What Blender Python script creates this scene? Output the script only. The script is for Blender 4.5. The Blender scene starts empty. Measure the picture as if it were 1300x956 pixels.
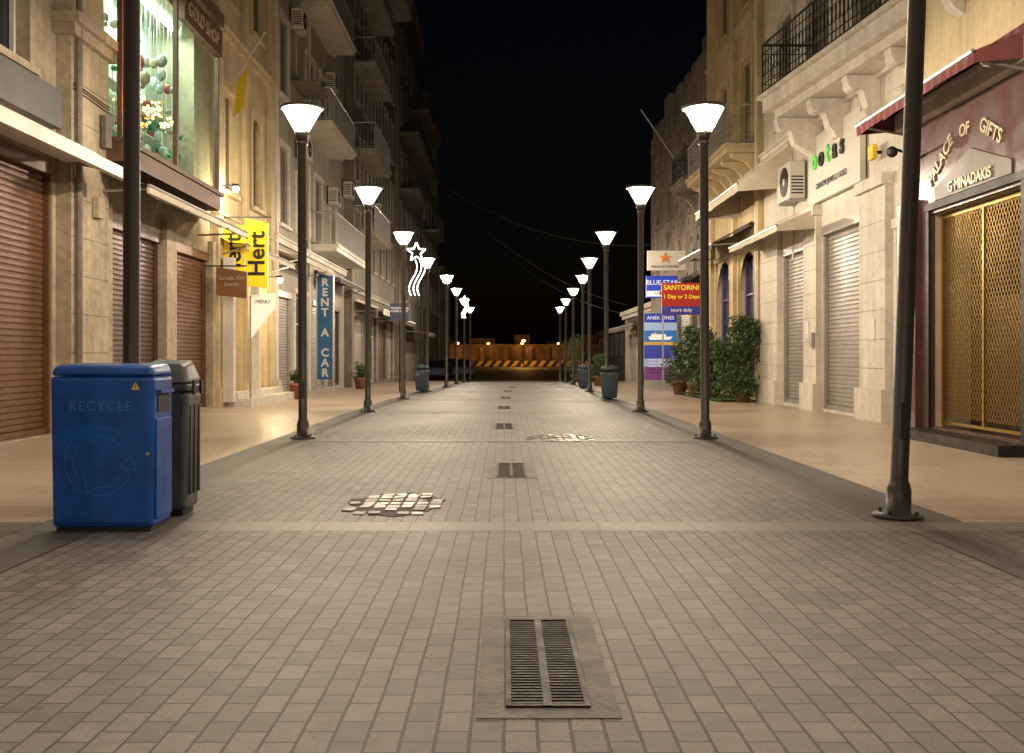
import bpy, bmesh, math, random
from mathutils import Vector, Matrix
random.seed(7)
R=random.Random(11)
sc=bpy.context.scene
rad=math.radians

# ---------------------------------------------------------------- profiles
def interp(p,v):
    if v<=p[0][0]: return p[0][1]
    for (a,b),(c,d) in zip(p,p[1:]):
        if v<=c: return b+(d-b)*(v-a)/(c-a)
    return p[-1][1]
GZ=[(-50,0),(20,0),(34,-.08),(48,-.2),(62,-.42),(66,-.5),(80,-.64),(150,-.2),(185,-.2)]
CX=[(26,0),(34,.12),(41,.42),(62,.67),(110,.9)]
gz=lambda y:interp(GZ,y)
cx=lambda y:interp(CX,y)

# ---------------------------------------------------------------- materials
def nt(name):
    m=bpy.data.materials.new(name); m.use_nodes=True
    n=m.node_tree; b=n.nodes['Principled BSDF']
    return m,n,b
def mix(n,mode,a,b,f=1.0):
    x=n.nodes.new('ShaderNodeMix'); x.data_type='RGBA'; x.blend_type=mode
    x.inputs[0].default_value=f if not hasattr(f,'links') else 1
    if hasattr(f,'links'): n.links.new(f,x.inputs[0])
    for s,i in ((a,6),(b,7)):
        if hasattr(s,'links'): n.links.new(s,x.inputs[i])
        else: x.inputs[i].default_value=(*s,1)
    return x.outputs[2]
def noise(n,scale,detail=4,vec=None,sc3=None):
    t=n.nodes.new('ShaderNodeTexNoise'); t.inputs['Scale'].default_value=scale; t.inputs['Detail'].default_value=detail
    if vec is None:
        tc=n.nodes.new('ShaderNodeTexCoord'); vec=tc.outputs['Object']
    if sc3:
        mp=n.nodes.new('ShaderNodeMapping'); mp.inputs['Scale'].default_value=sc3; n.links.new(vec,mp.inputs[0]); vec=mp.outputs[0]
    n.links.new(vec,t.inputs['Vector'])
    return t.outputs['Fac']
def ramp(n,f,stops):
    r=n.nodes.new('ShaderNodeValToRGB'); n.links.new(f,r.inputs[0])
    e=r.color_ramp.elements
    while len(e)<len(stops): e.new(.5)
    for i,(p,c) in enumerate(stops):
        e[i].position=p; e[i].color=(c,c,c,1) if not isinstance(c,tuple) else (*c,1)
    return r.outputs[0]
def bump(n,b,h,strength,dist=.01):
    bp=n.nodes.new('ShaderNodeBump'); bp.inputs['Strength'].default_value=strength; bp.inputs['Distance'].default_value=dist
    n.links.new(h,bp.inputs['Height']); n.links.new(bp.outputs[0],b.inputs['Normal'])
def M(name,col,rough=.75,metal=0,amt=.22,scale=1.3,bmp=.25,bscale=40,streak=0,grime=0):
    m,n,b=nt(name)
    f=noise(n,scale,3)
    g=ramp(n,f,[(.3,1-amt),(.7,1+amt*.4)])
    c=mix(n,'MULTIPLY',col,g)
    if streak:
        s=noise(n,1,3,None,(5,5,.3)); s=ramp(n,s,[(.35,1-streak),(.6,1.0)])
        c=mix(n,'MULTIPLY',c,s)
    if grime:
        s=noise(n,9,4); s=ramp(n,s,[(.35,1-grime),(.55,1.0)])
        c=mix(n,'MULTIPLY',c,s)
    n.links.new(c,b.inputs['Base Color'])
    b.inputs['Metallic'].default_value=metal
    b.inputs['Roughness'].default_value=rough
    if rough<.6:
        rr=ramp(n,f,[(.3,min(1,rough+.1)),(.7,max(.05,rough-.08))]); n.links.new(rr,b.inputs['Roughness'])
    if bmp: bump(n,b,noise(n,bscale,2),bmp,.01)
    return m
def E(name,col,s,dim=0):
    m,n,b=nt(name)
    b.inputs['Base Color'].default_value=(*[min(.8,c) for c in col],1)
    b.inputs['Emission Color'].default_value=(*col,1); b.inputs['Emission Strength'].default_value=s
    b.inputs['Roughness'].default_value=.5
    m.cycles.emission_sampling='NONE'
    return m
def tiles(name,w,h,c1,c2,mort,msize,off=0,warp=.012,rlo=.35,rhi=.65,bs=.6,stain=.35,swap=False):
    m,n,b=nt(name)
    tc=n.nodes.new('ShaderNodeTexCoord')
    nz=n.nodes.new('ShaderNodeTexNoise'); nz.inputs['Scale'].default_value=1.3; nz.inputs['Detail'].default_value=2
    n.links.new(tc.outputs['Object'],nz.inputs['Vector'])
    s=n.nodes.new('ShaderNodeVectorMath'); s.operation='SUBTRACT'; n.links.new(nz.outputs['Color'],s.inputs[0]); s.inputs[1].default_value=(.5,.5,.5)
    s2=n.nodes.new('ShaderNodeVectorMath'); s2.operation='SCALE'; n.links.new(s.outputs[0],s2.inputs[0]); s2.inputs['Scale'].default_value=warp*4
    a=n.nodes.new('ShaderNodeVectorMath'); a.operation='ADD'; n.links.new(tc.outputs['Object'],a.inputs[0]); n.links.new(s2.outputs[0],a.inputs[1])
    v=a.outputs[0]
    if swap:
        sp_=n.nodes.new('ShaderNodeSeparateXYZ'); n.links.new(v,sp_.inputs[0]); cb=n.nodes.new('ShaderNodeCombineXYZ')
        n.links.new(sp_.outputs[1],cb.inputs[0]); n.links.new(sp_.outputs[0],cb.inputs[1]); v=cb.outputs[0]
    br=n.nodes.new('ShaderNodeTexBrick'); br.offset=off; br.squash=1
    n.links.new(v,br.inputs['Vector'])
    for k,val in (('Scale',1),('Mortar Size',msize),('Mortar Smooth',.35),('Bias',0),('Brick Width',w),('Row Height',h)): br.inputs[k].default_value=val
    br.inputs['Color1'].default_value=(*c1,1); br.inputs['Color2'].default_value=(*c2,1); br.inputs['Mortar'].default_value=(*mort,1)
    nb=noise(n,.45,3)
    big=ramp(n,nb,[(.3,1-stain),(.7,1.05)])
    c=mix(n,'MULTIPLY',br.outputs['Color'],big)
    nm=noise(n,14,6)
    md=ramp(n,nm,[(.3,.80),(.5,.97),(.7,1.06)])
    c=mix(n,'MULTIPLY',c,md)
    n2=noise(n,110,2)
    sp=ramp(n,n2,[(.3,.75),(.7,1.18)])
    c=mix(n,'MULTIPLY',c,sp)
    vo=n.nodes.new('ShaderNodeTexVoronoi'); vo.inputs['Scale'].default_value=2.3; n.links.new(tc.outputs['Object'],vo.inputs['Vector'])
    gs=ramp(n,vo.outputs['Distance'],[(.028,.6),(.05,1.0)]); c=mix(n,'MULTIPLY',c,gs)
    n.links.new(c,b.inputs['Base Color'])
    rr=ramp(n,nb,[(.3,rlo),(.7,rhi)]); n.links.new(rr,b.inputs['Roughness'])
    inv=n.nodes.new('ShaderNodeMath'); inv.operation='SUBTRACT'; inv.inputs[0].default_value=1; n.links.new(br.outputs['Fac'],inv.inputs[1])
    ad=n.nodes.new('ShaderNodeMath'); ad.operation='MULTIPLY_ADD'; n.links.new(noise(n,60,3),ad.inputs[0]); ad.inputs[1].default_value=.4; n.links.new(inv.outputs[0],ad.inputs[2])
    bump(n,b,ad.outputs[0],bs,.006)
    return m
def stripes(name,c1,c2,per,axis=1):
    m,n,b=nt(name)
    tc=n.nodes.new('ShaderNodeTexCoord'); sx=n.nodes.new('ShaderNodeSeparateXYZ'); n.links.new(tc.outputs['Object'],sx.inputs[0])
    d=n.nodes.new('ShaderNodeMath'); d.operation='DIVIDE'; d.inputs[1].default_value=per; n.links.new(sx.outputs[axis],d.inputs[0])
    f=n.nodes.new('ShaderNodeMath'); f.operation='FRACT'; n.links.new(d.outputs[0],f.inputs[0])
    g=n.nodes.new('ShaderNodeMath'); g.operation='GREATER_THAN'; g.inputs[1].default_value=.6; n.links.new(f.outputs[0],g.inputs[0])
    c=mix(n,'MIX',c1,c2,g.outputs[0])
    c=mix(n,'MULTIPLY',c,ramp(n,noise(n,4,3),[(.3,.65),(.7,1.05)]))
    n.links.new(c,b.inputs['Base Color']); b.inputs['Roughness'].default_value=.85
    return m

PAVER=tiles('pavers',.165,.100,(.212,.188,.176),(.140,.125,.119),(.036,.031,.029),.0052,.5,.004,.56,.66,.85,.16,True)
SIDE=tiles('sidewalk_slabs',.42,.42,(.56,.44,.335),(.48,.375,.28),(.24,.18,.14),.006,.5,.003,.3,.42,.25,.15)
BAND=tiles('band_slabs',.34,.68,(.120,.108,.102),(.085,.077,.073),(.04,.036,.034),.006,.5,.003,.5,.65,.4,.2)
BANDX=tiles('cross_slabs',.62,.5,(.225,.198,.183),(.185,.165,.152),(.07,.062,.055),.006,.0,.003,.5,.65,.4,.15)
CONC=M('concrete_surround',(.170,.152,.140),.7,amt=.35,scale=3,bmp=.5,grime=.35)
ASPH=M('asphalt',(.08,.06,.05),.7,amt=.3,scale=.4,bmp=.3)
IRON=M('cast_iron',(.04,.030,.026),.55,.6,amt=.4,scale=6,bmp=.3)
PIT=M('pit_black',(.006,.006,.006),.9,bmp=0)
POST=M('lamp_post_paint',(.05,.043,.038),.42,.35,amt=.2,scale=5,bmp=.1,bscale=80)
BLK=M('black_iron',(.018,.017,.017),.5,.3,bmp=0)
STONE=M('limestone',(.42,.35,.25),.85,amt=.25,bmp=.6,bscale=18,streak=.2,grime=.22)
STONED=M('old_masonry',(.25,.20,.155),.92,amt=.5,scale=.9,bmp=1,bscale=7,streak=.3,grime=.45)
CREAM=M('cream_stucco',(.60,.485,.30),.85,amt=.2,streak=.18,grime=.12)
CREAM2=M('ochre_stucco',(.56,.44,.25),.85,amt=.2,streak=.18,grime=.12)
WHITE=M('white_stucco',(.66,.61,.53),.8,amt=.15,streak=.15,grime=.12)
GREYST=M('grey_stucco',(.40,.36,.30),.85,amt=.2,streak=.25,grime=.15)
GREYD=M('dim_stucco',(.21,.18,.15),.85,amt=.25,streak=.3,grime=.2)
MARB=M('purple_marble',(.105,.050,.048),.28,amt=.45,scale=2.5,bmp=.02)
BROWNSH=M('brown_shutter',(.165,.078,.045),.45,.25,amt=.25,scale=1,bmp=.05,grime=.2)
BROWNSH2=M('dark_shutter',(.115,.066,.052),.45,.25,amt=.25,scale=1,bmp=.05,grime=.2)
GREYSH=M('grey_shutter',(.35,.325,.30),.42,.35,amt=.15,scale=1,bmp=.05,grime=.15)
GLASS=M('window_glass',(.012,.014,.018),.08,0,bmp=0)
WOOD=M('brown_wood',(.10,.048,.028),.6,amt=.35,scale=5,bmp=.3)
LOUV=M('louvre_paint',(.17,.14,.11),.6,amt=.2,bmp=.1)
LOUVB=M('blue_louvre',(.035,.06,.16),.55,amt=.2,bmp=.1)
FRAMEW=M('white_frame',(.6,.57,.52),.5,amt=.1,bmp=.05)
AWC=M('cream_canvas',(.52,.46,.36),.9,amt=.2,scale=2,bmp=.3,bscale=10)
AWD=M('dark_canvas',(.05,.035,.03),.85,amt=.3,scale=2,bmp=.3,bscale=10)
AWR=stripes('burgundy_canvas',(.13,.014,.02),(.20,.06,.06),.22)
ALU=M('aluminium',(.42,.41,.4),.4,.7,amt=.1,bmp=.05)
PLASTW=M('ac_plastic',(.55,.52,.46),.5,amt=.12,bmp=.03)
BLUE=M('blue_paint',(.004,.085,.42),.42,0,amt=.25,scale=4,bmp=.15,bscale=25,grime=.28)
BLUED=M('blue_paint_relief',(.04,.19,.55),.5,0,bmp=0)
GREYP=M('grey_bin_plastic',(.10,.10,.105),.5,amt=.2,scale=6,bmp=.15,grime=.15)
GOLD=M('gold_grille',(.38,.23,.055),.38,.85,amt=.25,bmp=.05)
GOLDL=M('gold_letters',(.50,.41,.29),.4,.3,amt=.1,bmp=0)
LEAF=M('leaves',(.045,.085,.022),.5,amt=.5,scale=9,bmp=0)
BARK=M('bark',(.10,.07,.045),.9,bmp=.5)
TERRA=M('terracotta',(.22,.10,.06),.8)
YEL=M('yellow_paint',(.75,.52,.02),.5,amt=.08)
STAR=E('star_tube',(1,.95,.85),7)
FAIRY=E('fairy_bulb',(1,.42,.08),16)
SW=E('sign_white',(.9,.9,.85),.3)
CAB=M('cable_sheath',(.03,.03,.03),.7,bmp=0)

# ---------------------------------------------------------------- assembler
def link(o): sc.collection.objects.link(o); return o
class Asm:
    def __init__(s,name,loc=(0,0,0)):
        s.name=name; s.loc=Vector(loc); s.e=link(bpy.data.objects.new(name,None)); s.e.location=s.loc; s.e.empty_display_size=.3
        s.p={}; s.kids=[]
    def bm(s,part,mat):
        if part not in s.p: s.p[part]=(bmesh.new(),mat)
        return s.p[part][0]
    def quad(s,part,mat,pts):
        b=s.bm(part,mat); return b.faces.new([b.verts.new(p) for p in pts])
    def loft(s,part,mat,A,B,caps=True):
        b=s.bm(part,mat); va=[b.verts.new(p) for p in A]; vb=[b.verts.new(p) for p in B]; n=len(A)
        fs=[]
        for i in range(n): fs.append(b.faces.new((va[i],va[(i+1)%n],vb[(i+1)%n],vb[i])))
        if caps: fs.append(b.faces.new(va[::-1])); fs.append(b.faces.new(vb))
        bmesh.ops.recalc_face_normals(b,faces=fs)
    def box(s,part,mat,x0,x1,y0,y1,z0,z1):
        s.loft(part,mat,[(x0,y0,z0),(x1,y0,z0),(x1,y1,z0),(x0,y1,z0)],[(x0,y0,z1),(x1,y0,z1),(x1,y1,z1),(x0,y1,z1)])
    def pz(s,part,mat,pts,z0,z1): s.loft(part,mat,[(x,y,z0) for x,y in pts],[(x,y,z1) for x,y in pts])
    def py(s,part,mat,pts,y0,y1): s.loft(part,mat,[(x,y0,z) for x,z in pts],[(x,y1,z) for x,z in pts])
    def px(s,part,mat,pts,x0,x1): s.loft(part,mat,[(x0,y,z) for y,z in pts],[(x1,y,z) for y,z in pts])
    def cyl(s,part,mat,a,b_,r0,r1=None,seg=8,caps=True):
        if r1 is None: r1=r0
        a=Vector(a); c=Vector(b_); d=(c-a).normalized()
        u=d.orthogonal().normalized(); v=d.cross(u)
        A=[a+(u*math.cos(t)+v*math.sin(t))*r0 for t in [2*math.pi*i/seg for i in range(seg)]]
        B=[c+(u*math.cos(t)+v*math.sin(t))*r1 for t in [2*math.pi*i/seg for i in range(seg)]]
        s.loft(part,mat,A,B,caps)
    def lathe(s,part,mat,c,prof,seg=24,smooth=True):
        b=s.bm(part,mat); rings=[]
        for r,z in prof: rings.append([b.verts.new((c[0]+r*math.cos(2*math.pi*i/seg),c[1]+r*math.sin(2*math.pi*i/seg),c[2]+z)) for i in range(seg)])
        fs=[]
        for A,B in zip(rings,rings[1:]):
            for i in range(seg):
                f=b.faces.new((A[i],A[(i+1)%seg],B[(i+1)%seg],B[i])); f.smooth=smooth; fs.append(f)
        fs.append(b.faces.new(rings[0][::-1])); fs.append(b.faces.new(rings[-1]))
        bmesh.ops.recalc_face_normals(b,faces=fs)
    def ball(s,part,mat,c,r,sub=1,sz=1):
        b=s.bm(part,mat); bmesh.ops.create_icosphere(b,subdivisions=sub,radius=r,matrix=Matrix.Translation(c)@Matrix.Diagonal((1,1,sz,1)))
    def text(s,body,loc,rot,size,mat,ext=.008,align='CENTER',part='lettering',sp=1.0,bold=0):
        cu=bpy.data.curves.new(part,'FONT'); cu.body=body; cu.size=size; cu.extrude=ext; cu.align_x=align; cu.align_y='CENTER'; cu.space_character=sp; cu.offset=bold
        cu.materials.append(mat); o=link(bpy.data.objects.new(part,cu)); o.parent=s.e; o.location=Vector(loc)-s.loc; o.rotation_euler=rot
        return o
    def done(s,bevel=None):
        for k,(b,m) in s.p.items():
            me=bpy.data.meshes.new(k); b.to_mesh(me); b.free(); me.materials.append(m)
            o=link(bpy.data.objects.new(k,me)); o.parent=s.e; o.location=-s.loc
            if bevel and k in bevel:
                md=o.modifiers.new('bv','BEVEL'); md.width=bevel[k]; md.segments=3; md.limit_method='ANGLE'; md.angle_limit=rad(35)
        return s.e

# ---------------------------------------------------------------- ground
def sheet(name,mat,xs0,xs1,ys,dz):
    b=bmesh.new(); prev=None
    for y in ys:
        a=b.verts.new((xs0(y),y,gz(y)+dz)); c=b.verts.new((xs1(y),y,gz(y)+dz))
        if prev: b.faces.new((prev[0],prev[1],c,a))
        prev=(a,c)
    me=bpy.data.meshes.new(name); b.to_mesh(me); b.free(); me.materials.append(mat)
    return link(bpy.data.objects.new(name,me))
K=lambda v:(lambda y:v)
def yr(a,b): return sorted({a,b,*[y for y,_ in GZ+CX if a<y<b]})
sheet('ground',ASPH,K(-3000),K(3000),[-3000,-50,20,34,48,62,66,80,150,184,190,4000],-.03) 
sheet('street_paving',PAVER,lambda y:-2.45+cx(y),lambda y:2.45+cx(y),yr(6.9,66),.0)
sheet('plaza_paving',PAVER,K(-9),K(9),[-12,6.55],.0)
sheet('cross_band',BANDX,K(-9),K(9),[6.55,6.9],.001)
for i,y in enumerate([13.35,20.2,27.1,34,41,48,55,62]):
    sheet('cross_band',BANDX,lambda q,y=y:-2.45+cx(y),lambda q,y=y:2.45+cx(y),[y,y+.32],.005)
for s in (-1,1):
    f=lambda a,s=s:(lambda y:s*a+cx(y))
    a,b=(2.45,3.1)
    e0,e1=(f(a),f(b)) if s>0 else (f(b),f(a))
    sheet('edge_band',BAND,e0,e1,yr(6.9,66),.002)
    e0,e1=(f(3.1),f(7.5)) if s>0 else (f(7.5),f(3.1))
    sheet('sidewalk',SIDE,e0,e1,yr(6.9,66),.001)
    e0,e1=(f(2.6),f(2.95)) if s>0 else (f(2.95),f(2.6))
    sheet('edge_band',BAND,e0,e1,[-12,6.54],.004)
b=bmesh.new()
SEA=M('sea_water',(.005,.008,.012),.15,bmp=.6,bscale=.4)
me=bpy.data.meshes.new('sea'); vs=[b.verts.new(p) for p in [(-3000,186,-.15),(3000,186,-.15),(3000,3900,-.15),(-3000,3900,-.15)]]; b.faces.new(vs); b.to_mesh(me); b.free(); me.materials.append(SEA); link(bpy.data.objects.new('sea',me))

# drains
for (y0,y1,x0,x1) in [(3.25,4.33,.005,.275),(9.45,10.65,-.07,.21),(15.7,16.9,-.14,.14),(21.8,23,-.14,.14),(28,29.2,-.1,.18),(34.4,35.6,.0,.28),(40.6,41.8,.2,.48)]:
    A=Asm('drain_grate',((x0+x1)/2,(y0+y1)/2,gz(y0))); z=gz((y0+y1)/2)
    A.box('surround',CONC,x0-.09,x1+.09,y0-.09,y1+.07,z-.05,z+.0035)
    A.box('pit',PIT,x0,x1,y0,y1,z-.04,z+.005)
    xm=(x0+x1)/2
    for (a,c) in ((x0,x0+.018),(xm-.014,xm+.014),(x1-.018,x1)): A.box('frame',IRON,a,c,y0,y1,z+.001,z+.011)
    for (a,c) in ((y0,y0+.02),(y1-.02,y1)): A.box('frame',IRON,x0+.019,x1-.019,a,c,z+.001,z+.0105)
    n=int((y1-y0-.05)/.03)
    for i in range(n):
        yy=y0+.03+i*.03
        A.box('bars',IRON,x0+.019,xm-.015,yy,yy+.012,z+.001,z+.009)
        A.box('bars',IRON,xm+.015,x1-.019,yy,yy+.012,z+.001,z+.009)
    A.done()
# broken paver patches
WETP=M('worn_pavers',(.11,.095,.088),.42,amt=.6,scale=6,bmp=.6,bscale=25)
def patch(cx_,cy,rx,ry,n):
    A=Asm('broken_paving_patch',(cx_,cy,0))
    seg=18
    pts=[(cx_+rx*1.02*math.cos(t)*R.uniform(.75,1.1),cy+ry*1.02*math.sin(t)*R.uniform(.75,1.1)) for t in [2*math.pi*i/seg for i in range(seg)]]
    A.pz('dirt_bed',M('dirt_bed',(.05,.038,.032),.8,amt=.4,scale=8,bmp=.8),pts,-.02,.0045)
    for i in range(-12,13):
        for j in range(-8,9):
            x=cx_+i*.102; y=cy+j*.16
            if ((x-cx_)/rx)**2+((y-cy)/ry)**2<R.uniform(.6,1.15) and R.random()<.9:
                w=.046*R.uniform(.85,1); l=.073*R.uniform(.8,1); a=R.uniform(-.12,.12); t=R.uniform(.006,.014)
                P=[(-w,-l),(w,-l),(w,l),(-w,l)]
                P=[(x+p*math.cos(a)-q*math.sin(a),y+p*math.sin(a)+q*math.cos(a)) for p,q in P]
                tl=[t+R.uniform(-.003,.003) for _ in P]
                A.loft('loose_pavers',WETP,[(p,q,-.02) for p,q in P],[(p,q,z) for (p,q),z in zip(P,tl)])
    A.done({'loose_pavers':.004})
patch(-.82,7.75,.36,.62,1); patch(.75,13.95,.46,.6,1)

# ---------------------------------------------------------------- facade kit
def roller(A,part,mat,side,x,y0,y1,z0,z1,pitch=.085,d=.016):
    b=A.bm(part,mat); out=-side; prev=None; z=z0
    rows=[]
    while z<z1-1e-4:
        rows+= [(0,z),(d,z+pitch*.25),(d,z+pitch*.75),(0,z+pitch*.92)]
        z+=pitch
    for o,zz in rows:
        zz=min(zz,z1)
        a=b.verts.new((x+out*o,y0,zz)); c=b.verts.new((x+out*o,y1,zz))
        if prev: b.faces.new((prev[0],prev[1],c,a))
        prev=(a,c)
def facade(A,mat,side,x,y0,y1,z0,z1,ops,dep):
    ys=sorted({y0,y1,*[o[0] for o in ops],*[o[1] for o in ops]}); zs=sorted({z0,z1,*[o[2] for o in ops],*[o[3] for o in ops]})
    for a,b in zip(ys,ys[1:]):
        for c,d in zip(zs,zs[1:]):
            ym,zm=(a+b)/2,(c+d)/2
            if any(o[0]<ym<o[1] and o[2]<zm<o[3] for o in ops): continue
            A.quad('walls',mat,[(x,a,c),(x,b,c),(x,b,d),(x,a,d)])
    for o in ops:
        xi=x+side*dep; a,b,c,d=o[:4]
        A.quad('reveals',mat,[(x,a,c),(xi,a,c),(xi,a,d),(x,a,d)]); A.quad('reveals',mat,[(x,b,c),(xi,b,c),(xi,b,d),(x,b,d)])
        A.quad('reveals',mat,[(x,a,d),(xi,a,d),(xi,b,d),(x,b,d)]); A.quad('reveals',mat,[(x,a,c),(xi,a,c),(xi,b,c),(x,b,c)])
def arch(A,mat,x,y0,y1,z1):
    r=(y1-y0)/2; ym=(y0+y1)/2; n=10; zc=z1-r
    for i in range(n):
        t0=math.pi*i/n; t1=math.pi*(i+1)/n
        p0=(ym-r*math.cos(t0),zc+r*math.sin(t0)); p1=(ym-r*math.cos(t1),zc+r*math.sin(t1))
        A.quad('arch',mat,[(x,p0[0],p0[1]),(x,p1[0],p1[1]),(x,p1[0],z1),(x,p0[0],z1)])
def rail(A,part,mat,pts,z,h,sp=.13,ring=False):
    for (a,b) in zip(pts,pts[1:]):
        a=Vector((*a,z)); b=Vector((*b,z)); L=(b-a).length; n=max(1,int(L/sp)); up=Vector((0,0,h)); lo=Vector((0,0,.08))
        A.cyl(part,mat,a+up,b+up,.028,seg=6); A.cyl(part,mat,a+lo,b+lo,.016,seg=4)
        if ring: A.cyl(part,mat,a+up*.82,b+up*.82,.012,seg=4); A.cyl(part,mat,a+up*.22,b+up*.22,.012,seg=4)
        for i in range(n+1):
            p=a+(b-a)*(i/n); A.cyl(part,mat,p,p+up,.011 if i%8 else .02,seg=4)
            if ring and i<n:
                c=a+(b-a)*((i+.5)/n)+up*.52; d=(b-a).normalized(); rr=L/n*.45
                q=[c+d*(rr*math.cos(t))+Vector((0,0,rr*2.2*math.sin(t))) for t in [2*math.pi*k/8 for k in range(8)]]
                for k in range(8): A.cyl(part,mat,q[k],q[(k+1)%8],.008,seg=3,caps=False)
def balcony(A,side,x,y0,y1,z,proj,slab,iron,style=0,h=1.0):
    out=-side; xo=x+out*proj
    A.box('balcony_slab',slab,min(x+out*.002,xo),max(x+out*.002,xo),y0,y1,z-.2,z)
    A.box('balcony_edge',slab,min(x+out*.004,xo+out*.06),max(x+out*.004,xo+out*.06),y0-.06,y1+.06,z-.07,z+.02)
    n=max(2,int((y1-y0)/1.3)+1)
    if style!=2:
        for i in range(n):
            yc=y0+.2+(y1-y0-.4)*i/(n-1)
            P=[(x+out*.003,z-.21),(x+out*proj*.85,z-.21),(x+out*proj*.8,z-.3),(x+out*proj*.4,z-.42),(x+out*proj*.18,z-.62),(x+out*.003,z-.8)]
            A.py('corbels',slab,P,yc-.08,yc+.08)
    xr=xo-out*.03
    rail(A,'railing',iron,[(x+out*.03,y0+.03),(xr,y0+.03),(xr,y1-.03),(x+out*.03,y1-.03)],z+.02,h,.13 if style!=1 else .2,style==1)
def awning(A,side,x,y0,y1,zi,zo,proj,mat,val=.18,part='awning',ends=False):
    out=-side; x=x+out*.01; xo=x+out*proj
    n=max(2,int((y1-y0)/.5)); b=None
    for i in range(n):
        a=y0+(y1-y0)*i/n; c=y0+(y1-y0)*(i+1)/n; s=R.uniform(.0,.03)
        xm=(x+xo)/2; zm=(zi+zo)/2-.04-s
        A.quad(part,mat,[(x,a,zi),(x,c,zi),(xm,c,zm),(xm,a,zm)]); A.quad(part,mat,[(xm,a,zm),(xm,c,zm),(xo,c,zo),(xo,a,zo)])
        A.quad(part,mat,[(xo,a,zo),(xo,c,zo),(xo+out*R.uniform(-.01,.02),c,zo-val-s),(xo,a,zo-val)])
    if ends:
        for yy in (y0,y1): A.quad(part,mat,[(x,yy,zi),(xo,yy,zo),(xo,yy,zo-val),(x,yy,zi-(zi-zo)-val*.5)])
    A.cyl(part+'_bar',ALU,(xo,y0,zo),(xo,y1,zo),.03,seg=6)
    for yy in (y0+.15,y1-.15): A.cyl(part+'_arm',ALU,(x,yy,zi-.45),(xo,yy,zo-.03),.02,seg=6)
    A.cyl(part+'_roller',mat,(x+out*.06,y0,zi),(x+out*.06,y1,zi),.07,seg=8)
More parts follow.
